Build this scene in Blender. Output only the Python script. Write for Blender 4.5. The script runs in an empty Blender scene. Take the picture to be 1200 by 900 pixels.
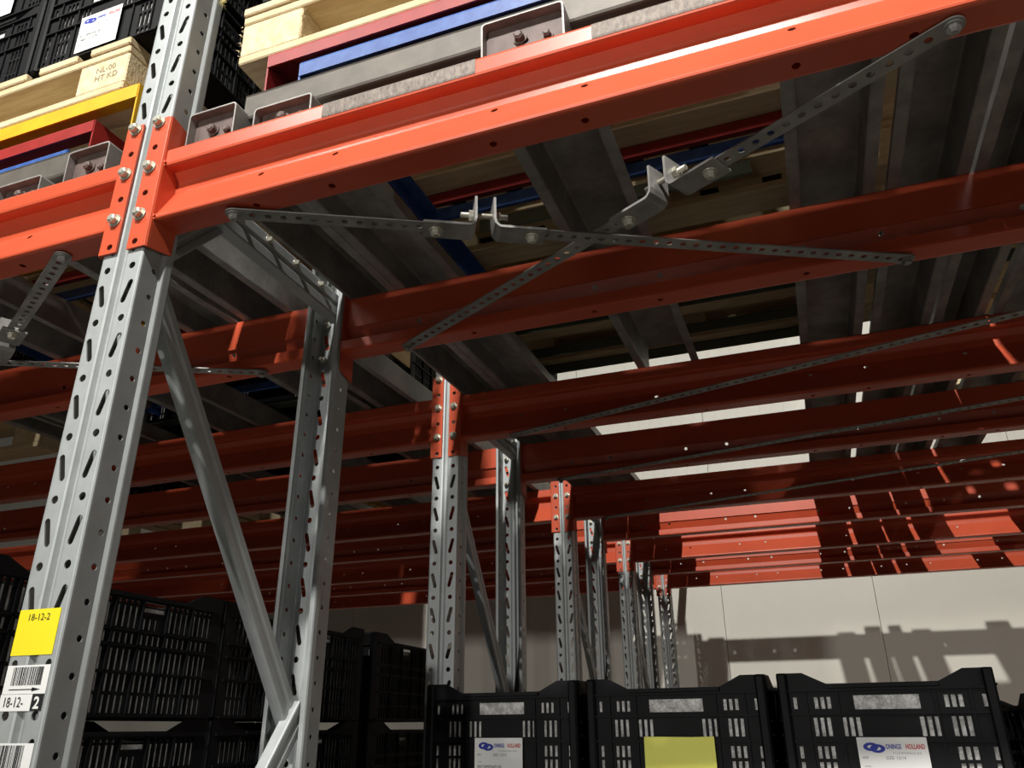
import bpy, math, random
from mathutils import Vector, Matrix, Euler
from mathutils.geometry import tessellate_polygon

random.seed(7)
SC = bpy.context.scene
COL = SC.collection

# ------------------------------------------------------------------ materials
def lin(c):
    return tuple((v / 12.92 if v <= .04045 else ((v + .055) / 1.055) ** 2.4) for v in [x / 255 for x in c])

def mat(name, rgb, rough=.5, metal=0., noise=0., nscale=8., rough_var=0., bump=0., bscale=60., stretch=(1, 1, 1), spec=.5, rgb2=None, coat=0., detail=4.):
    m = bpy.data.materials.new(name); m.use_nodes = True
    nt = m.node_tree; b = nt.nodes['Principled BSDF']
    c = lin(rgb)
    b.inputs['Base Color'].default_value = (*c, 1)
    b.inputs['Roughness'].default_value = rough
    b.inputs['Metallic'].default_value = metal
    b.inputs['Specular IOR Level'].default_value = spec
    b.inputs['Coat Weight'].default_value = coat
    tc = nt.nodes.new('ShaderNodeTexCoord'); mp = nt.nodes.new('ShaderNodeMapping')
    mp.inputs['Scale'].default_value = stretch
    nt.links.new(tc.outputs['Object'], mp.inputs['Vector'])
    if noise > 0 or rgb2:
        n = nt.nodes.new('ShaderNodeTexNoise'); n.inputs['Scale'].default_value = nscale; n.inputs['Detail'].default_value = detail
        n.inputs['Roughness'].default_value = .65
        nt.links.new(mp.outputs['Vector'], n.inputs['Vector'])
        r = nt.nodes.new('ShaderNodeValToRGB')
        c2 = lin(rgb2) if rgb2 else tuple(min(1, v * (1 + noise)) for v in c)
        c1 = c if rgb2 else tuple(v * (1 - noise) for v in c)
        r.color_ramp.elements[0].color = (*c1, 1); r.color_ramp.elements[1].color = (*c2, 1)
        r.color_ramp.elements[0].position = .35; r.color_ramp.elements[1].position = .65
        nt.links.new(n.outputs['Fac'], r.inputs['Fac']); nt.links.new(r.outputs['Color'], b.inputs['Base Color'])
        if rough_var:
            mr = nt.nodes.new('ShaderNodeMapRange')
            mr.inputs['To Min'].default_value = rough - rough_var; mr.inputs['To Max'].default_value = rough + rough_var
            nt.links.new(n.outputs['Fac'], mr.inputs['Value']); nt.links.new(mr.outputs['Result'], b.inputs['Roughness'])
    if bump > 0:
        n2 = nt.nodes.new('ShaderNodeTexNoise'); n2.inputs['Scale'].default_value = bscale; n2.inputs['Detail'].default_value = 3
        nt.links.new(mp.outputs['Vector'], n2.inputs['Vector'])
        bp = nt.nodes.new('ShaderNodeBump'); bp.inputs['Strength'].default_value = bump; bp.inputs['Distance'].default_value = .004
        nt.links.new(n2.outputs['Fac'], bp.inputs['Height']); nt.links.new(bp.outputs['Normal'], b.inputs['Normal'])
    return m

M = {}
M['orange'] = mat('orange paint', (200, 85, 55), .33, noise=.06, nscale=5, bump=.04, bscale=25, spec=.5)
M['galv'] = mat('galvanised steel', (166, 170, 169), .5, .25, noise=.06, nscale=26, rough_var=.06, bump=.02, bscale=140)
M['galv_dull'] = mat('dull galvanised steel', (150, 148, 143), .5, .25, noise=.24, nscale=14, rough_var=.1, bump=.06, bscale=90)
M['zinc'] = mat('zinc plated steel', (200, 196, 180), .35, .6, noise=.1, nscale=40)
M['stop'] = mat('weathered steel', (98, 92, 84), .55, .2, noise=.2, nscale=10, bump=.05)
M['rust'] = mat('brown stained steel', (100, 84, 78), .6, .1, noise=.25, nscale=20)
M['worn'] = mat('worn bare steel', (92, 82, 74), .6, .2, rgb2=(134, 122, 112), nscale=90, bump=.2, bscale=200, detail=8, stretch=(1.6, 1, .7))
M['wood'] = mat('pine wood', (198, 174, 132), .75, rgb2=(222, 203, 164), nscale=7, bump=.25, bscale=90, stretch=(1, 9, 9), detail=6)
M['woodend'] = mat('pine end grain', (206, 184, 142), .85, rgb2=(226, 210, 174), nscale=40, bump=.4, bscale=160, detail=8)
M['blue'] = mat('blue cart paint', (38, 72, 140), .45, rgb2=(62, 98, 162), nscale=30, detail=8, bump=.05)
M['red'] = mat('red cart paint', (150, 38, 34), .45, noise=.12, nscale=20, bump=.05)
M['yellow'] = mat('yellow cart paint', (226, 172, 36), .42, noise=.08, nscale=15, bump=.04)
M['greygreen'] = mat('grey green cart paint', (92, 100, 84), .5, noise=.1, nscale=15)
M['black'] = mat('black plastic', (10, 10, 12), .6, spec=.22, noise=.2, nscale=14, bump=.03, bscale=80)
M['film'] = mat('crinkled clear film', (232, 230, 226), .35, rgb2=(150, 147, 143), nscale=38, bump=1., bscale=60, detail=8)
M['paper'] = mat('white paper', (236, 236, 232), .6)
M['ylabel'] = mat('yellow paper', (246, 226, 30), .55)
M['ycard'] = mat('pale yellow card', (250, 248, 112), .55)
M['ink'] = mat('black ink', (22, 22, 24), .6)
M['inkgrey'] = mat('grey ink', (110, 110, 112), .6)
M['inkblue'] = mat('blue ink', (34, 52, 160), .6)
M['inkred'] = mat('red ink', (196, 36, 48), .6)
M['dirt'] = mat('pencil grey', (150, 138, 110), .8)
M['foil'] = mat('yellow straw', (228, 214, 150), .8)
M['floor'] = mat('grey concrete', (146, 142, 135), .55, noise=.1, nscale=3)
M['ceiling'] = mat('grey ceiling panel', (96, 96, 94), .6)

def wall_mat():
    m = mat('white wall panel', (226, 222, 208), .5, noise=.03, nscale=2)
    nt = m.node_tree; b = nt.nodes['Principled BSDF']
    tc = nt.nodes.new('ShaderNodeTexCoord'); sx = nt.nodes.new('ShaderNodeSeparateXYZ')
    nt.links.new(tc.outputs['Object'], sx.inputs[0])
    md = nt.nodes.new('ShaderNodeMath'); md.operation = 'PINGPONG'; md.inputs[1].default_value = .05
    nt.links.new(sx.outputs['X'], md.inputs[0])
    lt = nt.nodes.new('ShaderNodeMath'); lt.operation = 'LESS_THAN'; lt.inputs[1].default_value = .003
    nt.links.new(md.outputs[0], lt.inputs[0])
    gz = nt.nodes.new('ShaderNodeMath'); gz.operation = 'GREATER_THAN'; gz.inputs[1].default_value = 3.0
    nt.links.new(sx.outputs['Z'], gz.inputs[0])
    mu = nt.nodes.new('ShaderNodeMath'); mu.operation = 'MULTIPLY'
    nt.links.new(lt.outputs[0], mu.inputs[0]); nt.links.new(gz.outputs[0], mu.inputs[1])
    bp = nt.nodes.new('ShaderNodeBump'); bp.inputs['Strength'].default_value = .8; bp.inputs['Distance'].default_value = .01; bp.invert = True
    nt.links.new(mu.outputs[0], bp.inputs['Height']); nt.links.new(bp.outputs['Normal'], b.inputs['Normal'])
    return m
M['wall'] = wall_mat()

# ------------------------------------------------------------------ mesh builder
class MB:
    def __init__(s): s.v = []; s.f = []; s.m = []; s.sm = []
    def add(s, vs, fs, mi=0, smooth=False):
        o = len(s.v); s.v += [tuple(p) for p in vs]
        for f in fs: s.f.append([i + o for i in f]); s.m.append(mi); s.sm.append(smooth)
    def box(s, x0, x1, y0, y1, z0, z1, mi=0):
        s.add([(x0, y0, z0), (x1, y0, z0), (x1, y1, z0), (x0, y1, z0), (x0, y0, z1), (x1, y0, z1), (x1, y1, z1), (x0, y1, z1)],
              [(0, 3, 2, 1), (4, 5, 6, 7), (0, 1, 5, 4), (1, 2, 6, 5), (2, 3, 7, 6), (3, 0, 4, 7)], mi)
    def cbox(s, x0, x1, y0, y1, z0, z1, c=.003, mi=0):
        # chamfered box: an octagon prism ring, chamfered on all long edges
        def ring(z, d): return [(x0 + c + d, y0 + d, z), (x1 - c - d, y0 + d, z), (x1 - d, y0 + c + d, z), (x1 - d, y1 - c - d, z),
                                (x1 - c - d, y1 - d, z), (x0 + c + d, y1 - d, z), (x0 + d, y1 - c - d, z), (x0 + d, y0 + c + d, z)]
        R = ring(z0, c * .7) + ring(z0 + c, 0) + ring(z1 - c, 0) + ring(z1, c * .7)
        F = [tuple(range(7, -1, -1)), tuple(range(24, 32))]
        for k in range(3):
            for i in range(8):
                j = (i + 1) % 8; F.append((k * 8 + i, k * 8 + j, k * 8 + 8 + j, k * 8 + 8 + i))
        s.add(R, F, mi)
    def poly(s, pts2, holes, o, u, v, n, t, mi=0):
        """flat plate: outline pts2 with holes in the (u,v) plane at o, extruded by t along n (centred)"""
        o, u, v, n = Vector(o), Vector(u), Vector(v), Vector(n)
        loops = [pts2] + list(holes); flat = [p for L in loops for p in L]
        tris = tessellate_polygon([[Vector((a, b, 0)) for a, b in L] for L in loops])
        N = len(flat); A = [o + u * a + v * b - n * (t / 2) for a, b in flat]; B = [p + n * t for p in A]
        fs = []
        for q in tris:
            a, b, c = [flat[i] for i in q]
            cr = (b[0] - a[0]) * (c[1] - a[1]) - (b[1] - a[1]) * (c[0] - a[0])
            if abs(cr) < 1e-12: continue
            if cr < 0: q = (q[0], q[2], q[1])
            flip = u.cross(v).dot(n) < 0
            top = [i + N for i in q]; bot = [q[0], q[2], q[1]]
            if flip: top = top[::-1]; bot = bot[::-1]
            fs += [top, bot]
        k = 0
        for L in loops:
            m = len(L)
            for i in range(m): j = (i + 1) % m; fs.append([k + i, k + j, k + j + N, k + i + N])
            k += m
        s.add(A + B, fs, mi)
    def prism(s, pts2, a, b, axis='x', mi=0):
        n = len(pts2)
        def P(p, d):
            if axis == 'x': return (d, p[0], p[1])
            if axis == 'y': return (p[0], d, p[1])
            return (p[0], p[1], d)
        V = [P(p, a) for p in pts2] + [P(p, b) for p in pts2]
        F = [[i, (i + 1) % n, (i + 1) % n + n, i + n] for i in range(n)]
        tr = tessellate_polygon([[Vector((p[0], p[1], 0)) for p in pts2]])
        for q in tr: F.append(list(q)); F.append([i + n for i in reversed(q)])
        s.add(V, F, mi)
    def sheet(s, path, t, a, b, axis='x', mi=0):
        """folded sheet: open 2D path given thickness t, extruded from a to b"""
        n = len(path); L = []; R = []
        for i, p in enumerate(path):
            p = Vector(p)
            d0 = (Vector(path[i]) - Vector(path[i - 1])).normalized() if i > 0 else None
            d1 = (Vector(path[i + 1]) - Vector(path[i])).normalized() if i < n - 1 else None
            if d0 is None: d0 = d1
            if d1 is None: d1 = d0
            nn = Vector((-d0.y - d1.y, d0.x + d1.x))
            if nn.length < 1e-6: nn = Vector((-d0.y, d0.x))
            nn.normalize(); c = max(.4, nn.dot(Vector((-d0.y, d0.x))))
            L.append(tuple(p + nn * (t / 2 / c))); R.append(tuple(p - nn * (t / 2 / c)))
        s.prism(L + R[::-1], a, b, axis, mi)
    def cyl(s, p0, p1, r, n=12, r1=None, mi=0, smooth=True):
        p0, p1 = Vector(p0), Vector(p1); d = (p1 - p0).normalized()
        u = d.orthogonal().normalized(); w = d.cross(u); r1 = r if r1 is None else r1
        V = []
        for P, rr in ((p0, r), (p1, r1)):
            for i in range(n):
                a = 2 * math.pi * i / n; V.append(P + u * math.cos(a) * rr + w * math.sin(a) * rr)
        o = len(s.v)
        s.add(V, [[i, (i + 1) % n, (i + 1) % n + n, i + n] for i in range(n)], mi, smooth)
        s.f += [[o + i for i in range(n - 1, -1, -1)], [o + n + i for i in range(n)]]; s.m += [mi, mi]; s.sm += [False, False]
    def bolt(s, p, d, r=.0095, h=.008, shank=0., mi=0):
        """hex head standing off p along d with a domed cap, optional shank going back"""
        p, d = Vector(p), Vector(d).normalized()
        s.cyl(p, p + d * .0025, r * 1.35, 16, mi=mi)
        s.cyl(p + d * .0025, p + d * (h + .002), r, 6, mi=mi, smooth=False)
        s.cyl(p + d * (h + .002), p + d * (h + .0045), r * .95, 6, r * .6, mi=mi, smooth=False)
        if shank: s.cyl(p, p - d * shank, r * .5, 10, mi=mi); s.cyl(p - d * (shank * .35), p - d * (shank * .35 + .008), r, 6, mi=mi, smooth=False)
    def xf(s, mx, i0=0):
        for i in range(i0, len(s.v)): s.v[i] = tuple(mx @ Vector(s.v[i]))
    def mesh(s, name, mats):
        me = bpy.data.meshes.new(name); me.from_pydata(s.v, [], s.f)
        for m in (mats if isinstance(mats, (list, tuple)) else [mats]): me.materials.append(m)
        me.polygons.foreach_set('material_index', s.m); me.polygons.foreach_set('use_smooth', s.sm)
        me.update(); return me
    def build(s, name, mats, parent=None, loc=None):
        return link(name, s.mesh(name, mats), parent, loc)

def link(name, me, parent=None, loc=None, rot=None):
    o = bpy.data.objects.new(name, me); COL.objects.link(o)
    if parent: o.parent = parent
    if loc: o.location = loc
    if rot: o.rotation_euler = rot
    return o
def thing(name, label, cat, loc=(0, 0, 0), rot=(0, 0, 0), group=None):
    o = bpy.data.objects.new(name, None); COL.objects.link(o); o.empty_display_size = .1
    o.location = loc; o.rotation_euler = rot
    o['label'] = label; o['category'] = cat
    if group: o['group'] = group
    return o
def struct(name, mb, m):
    o = mb.build(name, m); o['kind'] = 'structure'; return o
def circ(cx, cy, r, n=10, sx=1.): return [(cx + r * sx * math.cos(2 * math.pi * i / n), cy + r * math.sin(2 * math.pi * i / n)) for i in range(n)]
def slot(cx, cy, L, r, ang, n=5):
    P = []
    for k, s in ((0, 1), (1, -1)):
        for i in range(n + 1):
            a = math.pi * i / n - math.pi / 2 + (0 if s == 1 else math.pi)
            P.append((s * L / 2 + r * math.cos(a), r * math.sin(a)))
    c, s_ = math.cos(ang), math.sin(ang)
    return [(cx + a * c - b * s_, cy + a * s_ + b * c) for a, b in P]
def rect(a, b, c, d): return [(a, c), (b, c), (b, d), (a, d)]

def text_geo(mb, txt, size, o, u, v, n, mi, align='LEFT', sx=1., bold=0.):
    cu = bpy.data.curves.new('t', 'FONT'); cu.body = txt; cu.size = size; cu.align_x = align; cu.resolution_u = 2; cu.offset = bold
    ob = bpy.data.objects.new('t', cu); COL.objects.link(ob)
    dg = bpy.context.evaluated_depsgraph_get(); me = bpy.data.meshes.new_from_object(ob.evaluated_get(dg))
    o, u, v, n = Vector(o), Vector(u), Vector(v), Vector(n)
    mb.add([o + u * (p.co.x * sx) + v * p.co.y + n * .0004 for p in me.vertices], [list(p.vertices) for p in me.polygons], mi)
    bpy.data.objects.remove(ob); bpy.data.curves.remove(cu); bpy.data.meshes.remove(me)

# ------------------------------------------------------------------ setting-out (metres; camera at x=0, y=0)
SL = .026
def zt(y): return 2.557 + SL * (y - .86)           # top of the beams, rising to the back
FX = -1.02                                          # centre line of the upright frames
YF = [.851, 2.16, 3.425, 4.70]; YR = [1.505, 2.78, 4.045, 5.32]; YP = 5.965
LANE = [-1.833, -.300, 1.106]
ORD = ['front', 'second', 'third', 'fourth', 'fifth']

# ------------------------------------------------------------------ room
b = MB(); b.box(-14, 14, -14, 7.3, -.1, .03); struct('floor', b, M['floor'])
b = MB()
x = -13.69
k = 0
while x < 13:                                       # wall panels with narrow joints
    b.box(x, x + 1.176, 7.0, 7.12, 0, 9.2); x += 1.18
b.box(-14, 14, 7.1, 7.3, 0, 9.2)
struct('wall_back', b, M['wall'])
b = MB(); b.box(-14, 14, -14, 7.3, 9.2, 9.35); struct('ceiling', b, M['ceiling'])
b = MB(); b.box(-14, 14, -14.2, -14, 0, 9.2); struct('wall_front', b, M['ceiling'])
b = MB(); b.box(-14.2, -14, -14, 7.3, 0, 9.2); struct('wall_left', b, M['ceiling'])
b = MB(); b.box(14, 14.2, -14, 7.3, 0, 9.2); struct('wall_right', b, M['ceiling'])

# ------------------------------------------------------------------ upright posts
def upright_mesh(phase, z1, back):
    """open C post, face at y=0, depth to +y (back=False) or mirrored"""
    b = MB(); t = .0022
    b.sheet([(-.0125, 0), (-.0085, .001), (-.0045, .0085), (.0045, .0085), (.0085, .001), (.0125, 0)], t, 0, z1, 'z')
    for s in (-1, 1):
        b.sheet([(s * .040, 0), (s * .0425, .0005), (s * .0437, .0018), (s * .044, .004)], t, 0, z1, 'z')
        b.sheet([(s * .044, .041), (s * .0485, .046), (s * .0490, .048), (s * .049, .060), (s * .0475, .0625), (s * .045, .063), (s * .0385, .063)], t, 0, z1, 'z')
        # front strip and side strip, 100 mm cells with their holes
        z = phase - math.ceil(phase / .1) * .1 - .025
        while z < z1:
            a, c = max(z, 0), min(z + .1, z1)
            H = []
            if z + .025 - .008 > a and z + .025 + .008 < c: H.append(circ(s * .027, z + .025, .0066, 12))
            if z + .075 - .02 > a and z + .075 + .02 < c: H.append(slot(s * .027, z + .075, .034, .0054, math.radians(90 - s * 15)))
            if c - a > .001:
                xs = sorted((s * .0125, s * .040))
                b.poly(rect(xs[0], xs[1], a, c), H, (0, 0, 0), (1, 0, 0), (0, 0, 1), (0, -1, 0), t)
                H2 = []
                for dz in (.025, .075):
                    if z + dz - .006 > a and z + dz + .006 < c: H2.append(circ(.029, z + dz, .0052, 10))
                b.poly(rect(.004, .041, a, c), H2, (s * .044, 0, 0), (0, 1, 0), (0, 0, 1), (1, 0, 0), t)
            z += .1
    if back: b.v = [(x, -y, z) for x, y, z in b.v]
    return b

def brace(mb, y0, z0, y1, z1, w=.042, d=.024, x=0.):
    """C channel running in the frame's plane from (y0,z0) to (y1,z1), its back towards +x"""
    a = Vector((0, y0, z0)); c = Vector((0, y1, z1)); L = (c - a).length; dd = (c - a) / L
    up = Vector((0, -dd.z, dd.y)); i0 = len(mb.v)
    t = .0025
    mb.sheet([(-d, -w / 2 + .0), (-.003, -w / 2), (-.0008, -w / 2 + .0008), (0, -w / 2 + .003), (0, -.008), (-.003, -.004), (-.003, .004), (0, .008), (0, w / 2 - .003), (-.0008, w / 2 - .0008), (-.003, w / 2), (-d, w / 2)], t, 0, L, 'z')
    mx = Matrix(((1, 0, 0, x), (0, up.y, dd.y, y0), (0, up.z, dd.z, z0), (0, 0, 0, 1)))
    mb.xf(mx, i0)

ZTOP = 4.2
def base_plate(parent, y, s):
    b = MB(); b.box(-.075, .075, min(y, y + s * .11) - s * 0 - .02, max(y, y + s * .11), 0, .008); b.build('base_plate', M['galv'], parent)

frames = []
for i in range(4):
    lab = ['large galvanised upright frame with yellow and white location labels, nearest the camera',
           'second galvanised upright frame, its front post bright behind the left black crate',
           'third galvanised upright frame back along the row, halfway to the wall',
           'fourth galvanised upright frame, small and dark, last one before the single wall post'][i]
    f = thing('rack_stanchion', lab, 'rack frame', (FX, YF[i], 0), group='upright frames of the rack')
    frames.append(f); dp = YR[i] - YF[i]
    zt_f = ZTOP if i == 0 else zt(YF[i]) + .15
    zt_r = ZTOP if i == 0 else zt(YR[i]) + .15
    o = upright_mesh(zt(YF[i]) + .063, zt_f, False).build('upright', M['galv'], f)
    o = upright_mesh(zt(YR[i]) + .063, zt_r, True).build('upright', M['galv'], f); o.location = (0, dp, 0)
    base_plate(f, -.02, 1); base_plate(f, dp + .02, -1)
    zz = [(3.05, 2.36), (2.36, 1.60), (1.64, .86), (.86, .12)]
    for k, (a, c) in enumerate(zz):
        if k == 0 and i > 0: continue
        m = MB()
        if k % 2 == 1: brace(m, .045, a, dp - .035, c, x=.012)
        else: brace(m, .045, c, dp - .03, a, x=.024 if k == 2 else .012)
        m.build('diagonal_brace', M['galv'], f)
    m = MB(); brace(m, .03, 2.552 + SL * (YF[i] - .85), dp - .03, 2.552 + SL * (YF[i] - .85), .060, .03, x=.031)
    hb = m.build('horizontal_brace', M['galv'], f)
    for q in range(5): m = MB(); m.bolt((.0318, .12 + q * .1, 2.569 + SL * (YF[i] - .85)), (1, 0, 0), .007, .006); m.build('bolt', M['zinc'], hb)
    m = MB(); brace(m, .03, .1, dp - .03, .1, .05, .03, x=.02); m.build('horizontal_brace', M['galv'], f)
p = thing('upright_post', 'single dark galvanised post nearest the white wall, last in the row', 'rack post', (FX, YP, 0))
upright_mesh(zt(YP) + .063, zt(YP) + .15, False).build('upright', M['galv'], p); base_plate(p, -.02, 1)
m = MB(); m.box(-.03, .03, .055, 6.99 - YP, 2.72, 2.76); m.build('wall_tie', M['galv'], p)

# ---- stickers on the nearest post (parts of the frame)
f0 = frames[0]; fw = -.0016
def paper(mb, x0, x1, z0, z1, mi=0): mb.box(x0, x1, fw - .0004, fw, z0, z1, mi)
U, V, Nn = (1, 0, 0), (0, 0, 1), (0, -1, 0)
m = MB(); paper(m, -.0425, .0345, 1.697, 1.759)
text_geo(m, '18-12-2', .0135, (-.004, fw - .0004, 1.7435), U, V, Nn, 1, 'CENTER')
o = m.build('location_label', [M['ylabel'], M['ink']], f0); o['label'] = 'yellow location label reading 18-12-2'
def barcode(mb, x0, x1, z0, z1, seed, mi):
    r = random.Random(seed); x = x0
    while x < x1:
        w = r.choice([.0006, .0006, .0012, .0018]); mb.box(x, min(x + w, x1), fw - .0008, fw - .0004, z0, z1, mi); x += w + r.choice([.0007, .0012, .0016])
m = MB(); paper(m, -.0415, .0375, 1.647, 1.684); barcode(m, -.029, .027, 1.658, 1.6815, 3, 1)
m.box(-.030, .016, fw - .0008, fw - .0004, 1.6520, 1.6532, 1)
m.poly([(.012, 1.6500), (.027, 1.6526), (.012, 1.6552)], [], (0, fw - .0006, 0), U, V, Nn, .0004, 1)
o = m.build('barcode_label', [M['paper'], M['ink']], f0); o['label'] = 'white barcode label with a black arrow pointing right'
m = MB(); paper(m, -.0425, .0365, 1.6255, 1.6465); m.box(.016, .0365, fw - .0006, fw - .0002, 1.6255, 1.6465, 1)
text_geo(m, '18-12-', .0185, (-.036, fw - .0006, 1.6305), U, V, Nn, 1, 'LEFT', .78)
text_geo(m, '2', .021, (.0265, fw - .001, 1.6285), U, V, Nn, 0, 'CENTER', 1., .0006)
o = m.build('location_label', [M['paper'], M['ink']], f0); o['label'] = 'white label reading 18-12- with a white 2 on black'
m = MB(); paper(m, -.0415, .0375, 1.545, 1.586); barcode(m, -.034, .022, 1.548, 1.5835, 9, 1)
o = m.build('barcode_label', [M['paper'], M['ink']], f0); o['label'] = 'lower white barcode label'

# a wisp of straw caught on the post's back edge
m = MB(); r = random.Random(4)
for k in range(26):
    p0 = Vector((.0, .0, .0)) + Vector((r.uniform(-.004, .004), r.uniform(-.004, .004), r.uniform(-.008, .008)))
    m.cyl(p0, p0 + Vector((r.uniform(-.012, .012), r.uniform(-.01, .01), r.uniform(-.012, .016))), .0011, 5, .0004)
o = m.build('straw_wisp', M['foil']); o.location = (FX + .053, YF[0] + .058, 2.985)
o['label'] = 'small pale wisp of straw caught on the nearest galvanised post'; o['category'] = 'straw'

# ------------------------------------------------------------------ beams
HP = [-.634, -.476, -.330, -.049, .094, .385, .528]     # hole offsets from lane centre
def beam(name_lab, y, s, x0, x1, end, lanes, worn=None):
    """s=+1: face towards the camera at y, body behind it; s=-1 mirrored. end: -1 connector at x0, +1 at x1"""
    zz = zt(y)
    th = thing('rack_beam', name_lab, 'rack beam', (0, y, zz), group='orange beams of the rack')
    t = .0026; b = MB()
    xa, xb = (x0 + .002, x1) if end < 0 else (x0, x1 - .002)
    b.sheet([(.040, -.0015), (.006, -.0015), (.0025, -.0025), (.0013, -.006), (.0013, -.031), (.0022, -.0345), (.005, -.036), (.022, -.037), (.0335, -.052), (.0347, -.057), (.0347, -.076)], t, xa, xb, 'x')
    # holed web
    o = Vector((0, .0347, -.076)); e = Vector((0, .0022, -.1415)); d = (e - o); L = d.length; d.normalize()
    hx = [c + h for c in lanes for h in HP if xa + .05 < c + h < xb - .05]
    H = [circ(x, L * .2, .0058, 10) for x in hx]
    nrm = Vector((1, 0, 0)).cross(d)
    b.poly(rect(xa, xb, 0, L), H, o, (1, 0, 0), d, nrm, t)
    b.sheet([(.0022, -.1415), (.0015, -.1445), (.0022, -.1468), (.0045, -.1482), (.008, -.1487)], t, xa, xb, 'x')
    H = [circ(x - .003, .031, .0062, 10) for x in hx]
    b.poly(rect(xa, xb, .008, .050), H, (0, 0, -.1487), (1, 0, 0), (0, 1, 0), (0, 0, 1), t)
    b.sheet([(.050, -.1487), (.0535, -.1475), (.0545, -.144), (.0545, -.122)], t, xa, xb, 'x')
    if s < 0: b.sheet([(.0395, -.002), (.0385, -.079)], t, xa, xb, 'x')
    if s < 0: b.v = [(x, -yy, z) for x, yy, z in b.v]
    b.build('beam_profile', M['orange'], th)
    # connector: front plate + side flange
    c = MB(); cx = x0 if end < 0 else x1; q = -1 if end < 0 else 1     # q: direction towards the post
    zc0, zc1 = -.206, .072
    H = [circ(cx + q * .020, z, .0062, 10) for z in (.007, -.093, -.193)]
    p0, p1 = sorted((cx - q * .001, cx + q * .036))
    c.poly(rect(p0, p1, zc0, zc1), H, (0, -.005, 0), (1, 0, 0), (0, 0, 1), (0, -1, 0), .004)
    c.sheet([(cx + q * .001, -.005), (cx - q * .0015, -.0045), (cx - q * .0028, -.0025), (cx - q * .003, .001)], .004, zc0, zc1, 'z')
    c.poly([(0.001, zc0), (.052, zc0 + .012), (.056, zc1 - .012), (.001, zc1)], [], (cx - q * .003, 0, 0), (0, 1, 0), (0, 0, 1), (1, 0, 0), .004)
    if s < 0: c.v = [(x, -yy, z) for x, yy, z in c.v]
    co = c.build('connector', M['orange'], th)
    for z in (.062, -.039, -.139):
        m = MB(); m.bolt((cx + q * .020, -s * .007, z), (0, -s, 0), .0092, .009, .03); m.build('bolt', M['zinc'], co)
    # weld blobs
    w = MB(); r = random.Random(int(y * 100) + end)
    for k in range(16):
        z0 = -.03 if k % 2 else -.143
        P = Vector((cx - q * .004 + r.uniform(-.003, .003), s * r.uniform(-.003, .003), z0 + r.uniform(-.006, .006)))
        w.cyl(P - Vector((0, .002, 0)), P + Vector((0, .002, 0)), .0028, 6, .002)
    w.build('weld', M['orange'], co)
    if worn:
        for a, c_ in worn:
            w = MB(); w.sheet([(.010, .0006), (.006, .0004), (.0015, -.0012), (-.0006, -.005), (-.0006, -.028), (.0002, -.0315)], .0012, a, c_, 'x')
            o = w.build('scuffed_edge', M['worn'], th); o['label'] = 'grey scuffed bare metal front edge'
    return th
XR0, XR1 = FX + .0475, 4.0
XL1, XL0 = FX - .0475, -9.0
rows = []
for i in range(4): rows += [(YF[i], 1, i, 'front'), (YR[i], -1, i, 'rear')]
rows.append((YP, 1, 4, 'front'))
rank = ['nearest', 'second', 'third', 'fourth', 'fifth', 'sixth', 'seventh', 'eighth', 'farthest']
for k, (y, s, i, fr) in enumerate(rows):
    post = 'wall post' if k == 8 else ['nearest frame', 'second frame', 'third frame', 'fourth frame'][i]
    beam('orange steel rack beam right of the %s, bolted to its %s post, %s back from the camera' % (post, fr, rank[k]) if k < 8 else 'farthest orange rack beam right of the single wall post, just above the white wall strip',
         y, s, XR0, XR1, -1, LANE[1:], [(-.645, -.37), (-.185, .02), (.02, .56)] if k == 0 else None)
    beam('orange steel rack beam left of the %s, bolted to its %s post, %s back from the camera' % (post, fr, rank[k]) if k < 8 else 'farthest orange rack beam left of the single wall post, deep behind the left crates',
         y, s, XL0, XL1, 1, [LANE[0], LANE[0] - 1.52])

# ------------------------------------------------------------------ rails of the push-back lanes
def rail(lab, x, w, h, y0, y1, m_end=True, fl=.022):
    th = thing('pallet_rail', lab, 'rail', (x, y0, zt(y0) + .0012), (math.atan(SL), 0, 0), group='galvanised rails under the pallets')
    L = (y1 - y0); b = MB(); t = .003; f = .022
    b.sheet([(-w / 2 - fl, .0015), (-w / 2 - .003, .0015), (-w / 2 - .0008, .0025), (-w / 2, .005), (-w / 2, h - .006), (-w / 2 + .0018, h - .0018), (-w / 2 + .006, h), (w / 2 - .006, h), (w / 2 - .0018, h - .0018), (w / 2, h - .006), (w / 2, .005), (w / 2 + .0008, .0025), (w / 2 + .003, .0015), (w / 2 + f, .0015)], t, 0, L, 'y')
    b.build('rail_profile', M['galv_dull'], th)
    if m_end:
        e = MB(); H = [circ(0, h * .55, .006)]
        e.poly(rect(-w / 2 + .002, w / 2 - .002, .004, h - .002), H, (0, .018, 0), (1, 0, 0), (0, 0, 1), (0, -1, 0), .003)
        e.build('end_plate', M['rust'], th)
        e = MB(); e.bolt((w * .28, .0165, h * .5), (0, -1, 0), .007, .007); e.build('end_bolt', M['rust'], th)
        e = MB(); e.bolt((-w * .06, .0165, h * .62), (0, -1, 0), .009, .009); e.build('end_bolt', M['rust'], th)
        for q in (-1, 1):
            e = MB(); e.bolt((q * (w / 2 + .012), -.026 if False else .012, -.034), (0, 0, -1), .0075, .007); e.build('fixing_bolt', M['galv_dull'], th)
    return th
side = {-1: 'left', 1: 'right'}
lname = ['lane left of the nearest post', 'lane right of the nearest post', 'lane at the right edge']
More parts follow.
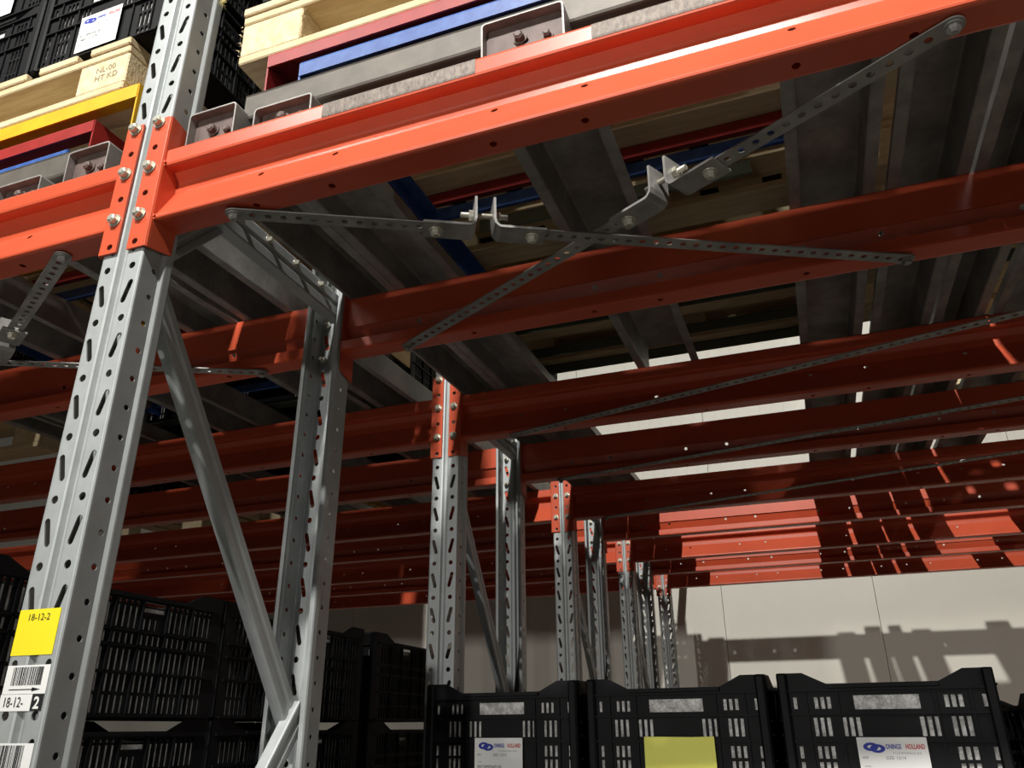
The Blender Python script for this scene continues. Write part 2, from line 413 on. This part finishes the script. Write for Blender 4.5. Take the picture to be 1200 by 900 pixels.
for li, c in enumerate(LANE):
    ln = lname[li]
    yb = 5.9
    for s in (-1, 1):
        rail('tall galvanised rail on the outer %s side of the %s' % (side[s], ln), c + s * (.635 if li == 2 else .628) + (.020 if li == 1 and s < 0 else 0), .078 if li == 2 else .103, .095, .880, yb, fl=.006 if li == 1 and s < 0 else .022)
        rail('low galvanised rail on the inner %s side of the %s' % (side[s], ln), c + s * (.471 if li == 2 else .452), .118, .062, .880, yb)
    rail('tall galvanised centre rail of the %s' % ln, c - .003, .137, .095, .880, 2.24 if li == 1 else yb)

def place(o, y0, z0): o.location = (o.location.x, y0, z0); o.rotation_euler = (math.atan(SL), 0, 0)

# front stop plates (galvanised cross plates over the low rails)
for li, ln in ((0, 'left of the nearest frame'), (1, 'right of the nearest frame')):
    c = LANE[li]
    b = MB(); b.sheet([(.045, .0), (.004, 0), (.0015, .001), (0, .004), (0, .052), (-.002, .055)], .004, -.565, .565, 'x')
    o = b.build('front_stop', M['stop']); o.location = (c, .912, 2.642)
    o['label'] = 'galvanised stop plate under the blue cart, %s' % ln; o['category'] = 'stop plate'

# ------------------------------------------------------------------ carts
def cart(lab, mk, c, hw, y0, z1, bar, depth, drop, cat='cart', mid=None, front=None, sides=True):
    """low steel cart: front/back/middle cross bars, side members with end plates, wheels"""
    th = thing('pallet_cart', lab, cat, (c, y0, z1), (math.atan(SL), 0, 0), group='nested steel carts')
    for q, yy in enumerate((0, depth * .36, depth * .68, depth - .05) if mid is None else (0, mid, depth - .05)):
        b = MB(); w = .05
        b.sheet([(yy + w, 0), (yy + .004, 0), (yy + .001, -.001), (yy, -.004), (yy, -bar)], .004, -hw, hw, 'x')
        b.build('cross_bar', M[front if front and q == 0 else mk], th)
    if not sides: b = MB(); b.box(-.03, .03, .004, depth - .01, -.006, -.001); b.build('spine', M[mk], th)
    for s in (-1, 1) if sides else ():
        b = MB(); b.poly([(0, 0), (depth, 0), (depth, -drop), (depth - .16, -drop), (depth - .28, -bar), (.28, -bar), (.16, -drop), (0, -drop)], [], (s * hw, 0, 0), (0, 1, 0), (0, 0, 1), (1, 0, 0), .004)
        b.sheet([(s * (hw - .002), -.002), (s * (hw - .035), -.002)], .004, 0, depth, 'y')
        sm = b.build('side_member', M[mk], th)
        for yy in (.1, depth - .1):
            b = MB(); b.cyl((s * (hw - .008), yy, -drop + .02), (s * (hw - .026), yy, -drop + .02), .022, 18); b.build('wheel', M['rust'], sm)
    return th
cart('blue steel cart, lowest of the two carts under the right-hand wooden pallet', 'blue', LANE[1], .455, .916, 2.746, .032, 1.0, .05, mid=.522)
cart('red steel cart directly under the right-hand wooden pallet', 'red', LANE[1], .530, .914, 2.790, .030, 1.0, .095, mid=.520)
cart('lowest cart, red barred front glimpsed between the rails behind the front beam', 'greygreen', LANE[1], .31, .965, 2.690, .032, .95, .036, mid=.478, front='red', sides=False)
cart('blue steel cart, lowest of three under the left-hand wooden pallet', 'blue', LANE[0], .470, .945, 2.748, .032, 1.3, .05)
cart('red steel cart between the blue and yellow ones, left of the nearest post', 'red', LANE[0], .535, .942, 2.806, .030, 1.28, .105)
cart('yellow steel cart topmost of three, left of the nearest post', 'yellow', LANE[0], .648, .936, 2.864, .036, 1.26, .16)
cart('low grey green cart carrying the second crate load of the left lane', 'greygreen', LANE[0], .56, 2.27, 2.722, .022, 1.2, .022, sides=False)
cart('yellow cart under the third pallet of the left lane', 'yellow', LANE[0], .60, 3.55, 2.86, .035, 1.2, .12)
cart('dark red cart under the front pallet of the right edge lane', 'red', LANE[2], .60, .93, 2.79, .035, 1.2, .095)
cart('grey green cart behind the first one in the right edge lane', 'greygreen', LANE[2], .60, 2.25, 2.82, .035, 1.2, .11)

# ------------------------------------------------------------------ wooden pallets
def pallet(lab, c, y0, z0, W=1.2, D=1.2, tilt=True, rz=0., stamp=False, frayed=False, rnd=1, ys=None, closed=False):
    th = thing('wooden_pallet', lab, 'pallet', (c, y0, z0), (math.atan(SL) if tilt else 0, 0, rz), group='wooden pallets')
    r = random.Random(rnd)
    def board(name, x0, x1, y0_, y1_, z0_, z1_):
        b = MB(); b.cbox(x0, x1, y0_, y1_, z0_, z1_, .003)
        if x1 - x0 > y1_ - y0_:
            pass
        return b.build(name, M['wood'], th)
    ys = ys or (0, D / 2 - .05, D - .1)
    for yy in ys: board('bottom_board', -W / 2, W / 2, yy, yy + .1, 0, .020)
    for yy in ys:
        for xx in (-W / 2, -.07, W / 2 - .14):
            b = MB(); b.cbox(xx, xx + .14, yy + .002, yy + .098, .020, .102, .003); bl = b.build('block', M['woodend'], th)
    for yy in ys: board('stringer_board', -W / 2, W / 2, yy, yy + .1, .102, .122)
    if closed:
        for yy in (0, D - .02): board('end_board', -W / 2 + .002, W / 2 - .002, yy + .004, yy + .018, .0205, .1015)
    n = 8; w = .115
    for k in range(n):
        xx = -W / 2 + k * (W - w) / (n - 1); board('top_board', xx, xx + w, -.004, D + .004, .122 + r.uniform(0, .001), .143)
    if stamp:
        b = MB(); xx = W / 2 - .14
        for (a, c_) in ((.035, .055), (.04, .075)):
            pass
        text_geo(b, 'NL-00', .022, (xx + .05, .0015, .068), U, V, Nn, 0); text_geo(b, 'HT KD', .022, (xx + .05, .0015, .045), U, V, Nn, 0)
        b.build('stamp', M['dirt'], th)
    if frayed:
        b = MB()
        for k in range(70):
            z = r.uniform(.022, .10); q = r.choice((0, 1)); xx = -W / 2 + (.14 if q else 0)
            p0 = Vector((xx, r.uniform(.0, .02), z)); sgn = 1 if q else -1
            b.cyl(p0, p0 + Vector((sgn * r.uniform(.001, .005), -r.uniform(0, .006), r.uniform(-.004, .004))), .0012, 4, .0003)
        b.build('splinters', M['woodend'], th)
    return th
PR = pallet('wooden pallet on the red cart right of the nearest post, with a frayed corner block', LANE[1] + .030, .914, 2.793, W=1.27, D=1.0, frayed=True, rnd=2, ys=(0, .452, .80))
PL = pallet('wooden pallet on the yellow cart left of the nearest post, carrying labelled black crates', LANE[0], .934, 2.868, stamp=True, rnd=3)
pallet('shallow wooden pallet behind the frayed one, over the lane right of the nearest post', LANE[1] + .02, 1.94, 2.815, W=1.24, D=.66, rnd=14, closed=True)
cart('dark grey cart under the shallow pallet right of the nearest post', 'greygreen', LANE[1], .56, 1.95, 2.812, .035, .64, .10)
pallet('wooden pallet third back in the left lane', LANE[0], 3.55, 2.864, rnd=5)
pallet('wooden pallet at the front of the right edge lane', LANE[2], .93, 2.794, rnd=6)
pallet('wooden pallet second back in the right edge lane', LANE[2], 2.25, 2.824, rnd=7)

# ------------------------------------------------------------------ crates
CW, CD, CH = .391, .587, .240
def crate_body():
    b = MB(); t = .004
    def hole_row(H, us, v0, v1, w=.0078, slant=0.):
        for u in us: H.append([(u - w / 2, v0), (u + w / 2, v0), (u + w / 2, v1), (u - w / 2, v1)])
    # short faces
    def out(Wd, flat, sl): return [(0, 0), (Wd, 0), (Wd, CH), (Wd - flat, CH), (Wd - flat - sl, CH - .022), (flat + sl, CH - .022), (flat, CH), (0, CH)]
    H = [rect(.140, .258, .170, .196)]
    hole_row(H, (.030, .070, .082, .094, .304, .316, .328, .368), .172, .194)
    for c0 in (.064, .118, .256, .310): hole_row(H, (c0, c0 + .0125, c0 + .025), .122, .156)
    for v0, v1 in ((.082, .104), (.036, .076), (.008, .030)):
        for c0 in (.064, .310): hole_row(H, (c0, c0 + .0125, c0 + .025), v0, v1)
        hole_row(H, (.030, .368), v0, v1)
    for y, n in ((0.002, -1), (CD - .002, 1)):
        b.poly(out(CW, .050, .045), H, (-CW / 2, y, 0), (1, 0, 0), (0, 0, 1), (0, -1, 0), t)
        ya, yb_ = (y - .008, y) if n < 0 else (y, y + .008)
        for v in (.160, .111, .204, .004): b.box(-CW / 2 + .012, CW / 2 - .012, ya, yb_, v, v + .004)
        for u in (.016, .052, .112, .286, .346, .382): b.box(-CW / 2 + u - .002, -CW / 2 + u + .002, ya + .002, yb_ - .002, .004, .208)
        # rim
        b.box(-CW / 2 + .095, CW / 2 - .095, ya - .002, yb_ + .002, CH - .030, CH - .022)
        for s in (-1, 1): b.cbox(s * CW / 2 - (.020 if s > 0 else 0), s * CW / 2 + (0 if s > 0 else .020), min(ya, y - .012 * (1 if n < 0 else 0)), max(yb_, y), 0, CH, .004)
    # long faces
    H = []; g = []
    u = .035
    for k in range(8): g.append(u); u += .0675
    for k, u0 in enumerate(g):
        us = [u0 + j * .0145 for j in range(4)]
        if k in (2, 5):
            H.append(rect(u0 - .006, u0 + .050, .188, .206)); hole_row(H, us[:3], .156, .176)
        else: hole_row(H, us, .156, .206)
        hole_row(H, us, .128, .146); hole_row(H, us, .080, .118); hole_row(H, us, .044, .074); hole_row(H, us, .008, .038)
    for x, n in ((-CW / 2 + .002, -1), (CW / 2 - .002, 1)):
        b.poly(out(CD, .06, .05), H, (x, 0, 0), (0, 1, 0), (0, 0, 1), (1, 0, 0), t)
        xa, xb = (x - .006, x) if n < 0 else (x, x + .006)
        for v in (.149, .122, .075, .209, .002): b.box(xa, xb, .012, CD - .012, v, v + .004)
        for k in range(1, 8): b.box(xa, xb, g[k] - .0145, g[k] - .0105, .004, .21)
        b.box(xa - .001, xb + .001, .11, CD - .11, CH - .030, CH - .022)
    # corner posts
    for x in (-CW / 2, CW / 2 - .018):
        for y in (0, CD - .018): b.cbox(x, x + .018, y, y + .018, 0, CH, .004)
    b.box(-CW / 2 + .002, CW / 2 - .002, .002, CD - .002, 0, .005)
    return b.mesh('crate_body', M['black'])
def liner():
    b = MB(); r = random.Random(12)
    a, c, d0, d1 = -CW / 2 + .0048, CW / 2 - .0048, .0048, CD - .0048
    nx, ny = 8, 10
    b.box(a, c, d0, d1, .006, .196)
    vs = []
    for j in range(ny + 1):
        for i in range(nx + 1):
            edge = i in (0, nx) or j in (0, ny)
            vs.append((a + (c - a) * i / nx, d0 + (d1 - d0) * j / ny, .197 + (r.uniform(0, .006) if edge else r.uniform(-.004, .012))))
    b.add(vs, [(j * (nx + 1) + i, j * (nx + 1) + i + 1, (j + 1) * (nx + 1) + i + 1, (j + 1) * (nx + 1) + i) for j in range(ny) for i in range(nx)])
    return b.mesh('film_liner', M['film'])
CB, CL = crate_body(), liner()
def label_mesh():
    m = MB(); w, h = .122, .108
    m.box(-w / 2, w / 2, -.0005, 0, 0, h, 0)
    F = -.0006
    def T(t, size, x, z, mi, al='LEFT', sx=1., bold=0.): text_geo(m, t, size, (x, F, z), U, V, Nn, mi, al, sx, bold)
    for cx, cz, rx in ((-.0375, .0915, .0135), (-.026, .0885, .0135)):
        m.poly([(cx + rx * math.cos(a), cz + .0075 * math.sin(a)) for a in [2 * math.pi * i / 20 for i in range(20)]], [[(cx + rx * .45 * math.cos(a) , cz + .003 * math.sin(a)) for a in [2 * math.pi * i / 12 for i in range(12)]]], (0, F - (0.0003 if cx > -.03 else 0), 0), U, V, Nn, .0003, 2)
    T('ONINGS', .0118, -.0115, .088, 2, 'LEFT', .60, .0003); T('HOLLAND', .0118, .0565, .088, 3, 'RIGHT', .60, .0003)
    T('F L O W E R B U L B S', .0050, .024, .0790, 4, 'CENTER'); T('SIZE: 12/14', .0075, -.014, .0700, 4)
    T('4/20', .0060, -.055, .0710, 4); T('variety', .0040, -.053, .0570, 4)
    T('RICHMOND \u00ae', .0105, -.053, .0440, 1, 'LEFT', .9); T('ORIENTAL LILIES', .0085, -.053, .0320, 1, 'LEFT', .9)
    T('400 pcs', .007, -.053, .0180, 4)
    return m.mesh('crate_label', [M['paper'], M['ink'], M['inkblue'], M['inkred'], M['inkgrey']])
LB = label_mesh()
def card_mesh():
    m = MB(); m.poly([(-.076, 0), (.076, 0), (.075, .112), (.030, .111), (-.074, .112)], [], (0, 0, 0), U, V, Nn, .0006); return m.mesh('card', M['ycard'])
YC = card_mesh()
crates = []
def crate(lab, loc, rz=0., tilt=0., tag=None, long_front=False, group='black crates'):
    """loc = centre of the front edge; long_front turns the long face to the front"""
    if long_front:
        R = Matrix.Rotation(rz, 4, 'Z') @ Matrix.Rotation(math.pi / 2, 4, 'Z'); off = R @ Vector((0, -CD / 2, 0)); rzz = rz + math.pi / 2
        fwd = Matrix.Rotation(rz, 4, 'Z') @ Vector((0, CW / 2, 0)); loc = Vector(loc) + fwd + off
        rot = (Matrix.Rotation(tilt, 3, 'X') @ Matrix.Rotation(rzz, 3, 'Z')).to_euler()
    else: rot = Euler((tilt, 0, rz))
    th = thing('plastic_crate', lab, 'crate', loc, rot, group)
    link('crate_body', CB, th); link('film_liner', CL, th)
    if tag == 'label': link('crate_label', LB, th, (0, -.0075, .012))
    if tag == 'card':
        o = link('card', YC, th, (.006, -.0078, .010), (0, 0, 0)); o['label'] = 'pale yellow card'
    if tag == 'hang':
        o = link('crate_label', LB, th, (.02, -.0085, -.004), (0, math.radians(0), 0))
    return th

layer = ['bottom', 'second', 'third', 'fourth', 'fifth', 'sixth', 'topmost']
# loads on the upper level
def upper_load(where, c, y0, z0, n, tagrow=None, grp='crates on the upper pallets', back=True):
    a = math.atan(SL)
    for k in range(n):
        zz = z0 + .1445 + k * (CH + .002)
        lv = ['lowest', 'second', 'third', 'fourth', 'topmost'][k] if n > 1 else 'only'
        for i, nm in ((-1, 'left'), (0, 'middle'), (1, 'right')):
            tag = 'label' if tagrow and (k, i) in tagrow else None
            crate('black crate, %s layer, front %s, on %s' % (lv, nm, where), (c + i * .4005, y0 + .005, zz), tilt=a, tag=tag, group=grp)
            if back: crate('black crate, %s layer, back %s, on %s' % (lv, nm, where), (c + i * .4005, y0 + .618, zz + .618 * SL), tilt=a, group=grp)
upper_load('the pallet left of the nearest post', LANE[0] + .085, .934, 2.868, 5, {(0, 1), (0, 0), (1, 0), (1, -1)})  # upper layers, out of view, added to block lamp light
for i, nm in ((-1, 'left'), (1, 'right')):
    for k in range(2): crate('black crate lengthwise at the back %s of the pallet right of the post, %s' % (nm, ('lower', 'upper')[k]), (LANE[1] + .03 + i * .305, 1.534, 2.9375 + .830 * SL + k * .242), tilt=math.atan(SL), long_front=True, group='crates on the upper pallets')  # upper crates added out of view to shade the beams behind
upper_load('the low second cart of the left lane', LANE[0] + .02, 2.27, 2.7275 - .1445, 3, {(0, 1)})
upper_load('the third pallet of the left lane', LANE[0], 3.55, 2.864, 5, back=False)  # row stacked taller to keep lamp light off the left wall
pallet('added wooden pallet third back in the lane at the left edge', LANE[0] - 1.43, 3.55, zt(3.55) + .002, rnd=22)  # added load, placed to keep the left of the wall in shade
upper_load('the added third pallet at the left edge', LANE[0] - 1.43, 3.55, zt(3.55) + .002, 5, back=False)  # single crate row added as a light blocker
upper_load('the pallet right of the nearest post', LANE[1] + .03, .914, 2.793, 2, back=False)  # second layer added out of view, shading beams deeper in the lane
upper_load('the shallow pallet over the right lane', LANE[1] + .02, 1.945, 2.815, 1, back=False)  # crate row added to block light and keep the underside dark
upper_load('the front pallet of the right edge lane', LANE[2], .93, 2.794, 1)
pallet('added wooden pallet out of view in the left edge lane', LANE[0] - 1.43, .934, zt(.934) + .002, rnd=21)  # unseen load added to block lamp light into the left bay
upper_load('the added pallet out of view at left', LANE[0] - 1.43, .934, zt(.934) + .002, 5)  # unseen crates, stacked tall as a light blocker

# floor level: row of three stacks under the right lane
th0 = math.radians(-4.85)
cx0, cy0 = -.93, 1.89
ex = Vector((math.cos(th0), math.sin(th0), 0))
PZ = .144; TOPZ = 1.700
NL = 6; z_first = TOPZ - CH - (NL - 1) * (CH + .001)
mid = Vector((cx0, cy0, 0)) + ex * .62
pallet('wooden pallet on the floor under the three crate stacks', mid.x, mid.y, z_first - .145, W=1.24, D=1.2, tilt=False, rz=th0, rnd=9)
nm3 = ['left', 'middle', 'right']
for i in range(3):
    P = Vector((cx0, cy0, 0)) + ex * (.205 + i * .415)
    for k in range(NL):
        top = k == NL - 1
        if top:
            lab = ['black crate with white printed label before the second frame, left of three', 'black crate with a blank yellow card, middle of three in a row', 'black crate with white printed label and crumpled film, right of three'][i]
        else: lab = 'black crate in the %s stack of the floor row, %s from the floor' % (nm3[i], layer[k])
        crate(lab, (P.x, P.y, z_first + k * (CH + .001)), rz=th0 + (random.uniform(-.006, .006) if not top else 0), tag=(('label', 'card', 'label')[i] if top else None), group='crates stacked on the floor')
def floor_rail(lab, x, y0, y1, rz, z1):
    b = MB(); h = z1 - .03; b.sheet([(-.06, .0015), (-.035, .0015), (-.035, h), (.035, h), (.035, .0015), (.06, .0015)], .003, 0, y1 - y0, 'y')
    o = b.build('floor_rail', M['galv_dull']); o.location = (x, y0, .03); o.rotation_euler = (0, 0, rz); o['label'] = lab; o['category'] = 'rail'; o['group'] = 'rails on the floor'
nv = Vector((-math.sin(th0), math.cos(th0), 0))
for q, nmq in ((-.45, 'left'), (0, 'middle'), (.45, 'right')):
    P = mid + ex * q - nv * .05
    floor_rail('%s floor rail under the pallet of the three crate stacks' % nmq, P.x, P.y, P.y + 1.3, th0, z_first - .146)
for q, nmq in ((-.45, 'left'), (.45, 'right')): floor_rail('%s floor rail under the pallet at the right edge' % nmq, 1.00 + q, 1.93, 3.2, 0, .0690)
# right edge floor stack
pallet('wooden pallet on the floor at the right edge of the view', 1.02, 1.98, .070, W=1.1, tilt=False, rnd=10)
for k in range(6):
    crate('black crate at the right edge beside the row of three, %s of its stack' % layer[k if k < 5 else 6], (.575, 1.985, .215 + k * (CH + .001)), group='crates stacked on the floor')
# left floor stacks (long sides face right)
XS = -1.205
zf = 1.862 - CH - 6 * (CH + .001)
pallet('wooden pallet on the floor under the crates left of the nearest frame', XS - .6, .86, zf - .145, tilt=False, rnd=11)
for k in range(7):
    z = zf + k * (CH + .001)
    tp = layer[k]
    crate('black slotted crate between the posts of the nearest frame, %s of its stack' % tp, (XS - .2, .862, z), rz=0, group='crates stacked on the floor')
    crate('black slotted crate second deep behind the nearest frame, %s of its stack' % tp, (XS - .2, 1.466, z), group='crates stacked on the floor')
    if k > 3: crate('black crate left of the nearest post, %s of the stack at the left edge' % tp, (XS - .605, .862, z), group='crates stacked on the floor')
    else: crate('black crate in the left edge stack, %s from floor' % tp, (XS - .605, .862, z), group='crates stacked on the floor')
pallet('wooden pallet on the floor second back on the left', XS - .6, 2.12, zf - .145, tilt=False, rnd=12)
for k in range(7):
    z = zf + k * (CH + .001)
    crate('dark crate left of the second frame, %s of its stack' % layer[k], (XS - .2, 2.13, z), group='crates stacked on the floor')

# ------------------------------------------------------------------ flat perforated bracing straps
def strap(lab, p0, p1, tb=None, w=.030):
    p0, p1 = Vector(p0), Vector(p1); d = p1 - p0; L = d.length; d.normalize(); sd = Vector((0, 0, 1)).cross(d).normalized(); n = d.cross(sd)
    th = thing('bracing_strap', lab, 'bracing strap', p0, group='flat bracing straps under the beams')
    def piece(a, b_):
        m = MB(); hs = []; x = a + .03
        e = w / 2
        outl = [(a + e * math.cos(q), e * math.sin(q)) for q in [math.pi / 2 + math.pi * i / 8 for i in range(9)]] + [(b_ + e * math.cos(q), e * math.sin(q)) for q in [-math.pi / 2 + math.pi * i / 8 for i in range(9)]]
        while x < b_ - .012: hs.append(circ(x, 0, .0058, 10)); x += .0255
        m.poly(outl, hs, (0, 0, 0), d, sd, n, .0025); return m
    mm = Matrix((( d.x, sd.x, n.x, 0), (d.y, sd.y, n.y, 0), (d.z, sd.z, n.z, 0), (0, 0, 0, 1)))
    if tb is None: piece(0, L).build('strap', M['galv_dull'], th)
    else:
        t = tb
        piece(0, t - .055).build('strap', M['galv_dull'], th); piece(t + .055, L).build('strap', M['galv_dull'], th)
        for s in (-1, 1):
            m = MB(); m.sheet([(s * .108, -.004), (s * .028, -.004), (s * .024, -.0025), (s * .0185, .003), (s * .0165, .012), (s * .0165, .055)], .0045, -.024, .024, 'y')
            m.v = [(x + t, y, z) for x, y, z in m.v]; m.xf(mm); o = m.build('tensioner_plate', M['galv_dull'], th)
            m = MB(); m.bolt((t + s * .085, 0, -.006), (0, 0, -1), .009, .008); m.xf(mm); m.build('bolt', M['zinc'], o)
        m = MB(); m.cyl((t - .042, 0, .030), (t + .042, 0, .030), .005, 12); 
        for s in (-1, 1): m.cyl((t + s * .0195, 0, .030), (t + s * .0275, 0, .030), .010, 6, smooth=False)
        m.xf(mm); m.build('tension_bolt', M['zinc'], th)
    for a in (0, L):
        m = MB(); q = p0 * 0 + d * a; m.bolt((q.x, q.y, q.z - .001), (0, 0, -1), .0085, .007); m.build('end_bolt', M['galv_dull'], th)
    return th
zA = zt(.851) - .1532; zB = zt(1.505) - .1532
strap('perforated bracing strap rising from the centre to the upper right of the front beam', (.268, .878, zA), (-.80, 1.474, zB), .455)
strap('perforated bracing strap from beside the nearest post to the second beam at right', (-.822, .880, zA - .0035), (.262, 1.474, zB - .0035), .425)
c = LANE[0]
strap('perforated bracing strap hanging under the left front beam beside the nearest post', (-1.204, .880, zA), (-2.30, 1.474, zB), .50)
strap('perforated bracing strap crossing behind the nearest post on the second left beam', (-2.30, .880, zA - .0035), (-1.205, 1.470, zB - .0035), .42)
strap('long dark bracing strap between the second and third beams on the right', (-.80, 2.185, zt(2.16) - .153), (1.80, 1.480, zB), None)
strap('long dark bracing strap between the third and fourth beams on the right', (-.82, 2.750, zt(2.78) - .153), (1.80, 2.185, zt(2.16) - .153), None)
strap('long dark bracing strap between the fourth and fifth beams on the right', (-.82, 3.450, zt(3.425) - .153), (1.80, 2.755, zt(2.78) - .153), None)

# ------------------------------------------------------------------ light
def area(loc, target, size, power, col=(1, .98, .94), sy=None):
    L = bpy.data.lights.new('aisle_lamp', 'AREA'); L.energy = power; L.size = size; L.color = col
    if sy: L.shape = 'RECTANGLE'; L.size_y = sy
    o = bpy.data.objects.new('aisle_lamp', L); COL.objects.link(o); o.location = loc
    d = Vector(target) - Vector(loc); o.rotation_euler = d.to_track_quat('-Z', 'Y').to_euler(); return o
def spot(loc, target, power, ang, blend=.35, rad=.18, col=(1, .98, .94)):
    L = bpy.data.lights.new('high_bay_lamp', 'SPOT'); L.energy = power; L.spot_size = math.radians(ang); L.spot_blend = blend; L.shadow_soft_size = rad; L.color = col
    o = bpy.data.objects.new('high_bay_lamp', L); COL.objects.link(o); o.location = loc
    d = Vector(target) - Vector(loc); o.rotation_euler = d.to_track_quat('-Z', 'Y').to_euler(); return o
area((-2.3, -7, 2.50), (-.4, 3, 2.1), .18, 185)
area((9.0, -8, 2.50), (-1.2, 1.4, 1.9), .25, 110)
spot((-.35, -4.2, 7.1), (.5, 6, 7.1 - 10.2 * math.tan(math.radians(27))), 3400, 50, .4, .13)
for x, e in ((-3.4, 430), (3.2, 470)):
    spot((x, -2.9, 6.7), (x * .8, .6, 1.7), e, 60, .35, .15)
W = bpy.data.worlds.new('World'); SC.world = W; W.use_nodes = True
W.node_tree.nodes['Background'].inputs[0].default_value = (.9, .95, 1, 1); W.node_tree.nodes['Background'].inputs[1].default_value = .005

# ------------------------------------------------------------------ camera
f, pch, yaw, rol = 927.7, .410347, .352824, -.0068736
cam = bpy.data.cameras.new('camera'); co = bpy.data.objects.new('camera', cam); COL.objects.link(co)
cam.sensor_fit = 'HORIZONTAL'; cam.sensor_width = 36; cam.lens = f / 1200 * 36; cam.clip_start = .02
fwd = Vector((-math.sin(yaw) * math.cos(pch), math.cos(yaw) * math.cos(pch), math.sin(pch)))
right = Vector((math.cos(yaw), math.sin(yaw), 0)); up = right.cross(fwd)
r_ = right * math.cos(rol) + up * math.sin(rol); u_ = r_.cross(fwd)
co.matrix_world = Matrix(((r_.x, u_.x, -fwd.x, 0), (r_.y, u_.y, -fwd.y, 0), (r_.z, u_.z, -fwd.z, 1.6), (0, 0, 0, 1)))
SC.camera = co
SC.view_settings.view_transform = 'Standard'; SC.view_settings.look = 'None'
SC.view_settings.gamma = 1; SC.view_settings.use_curve_mapping = False; SC.view_settings.exposure = 0
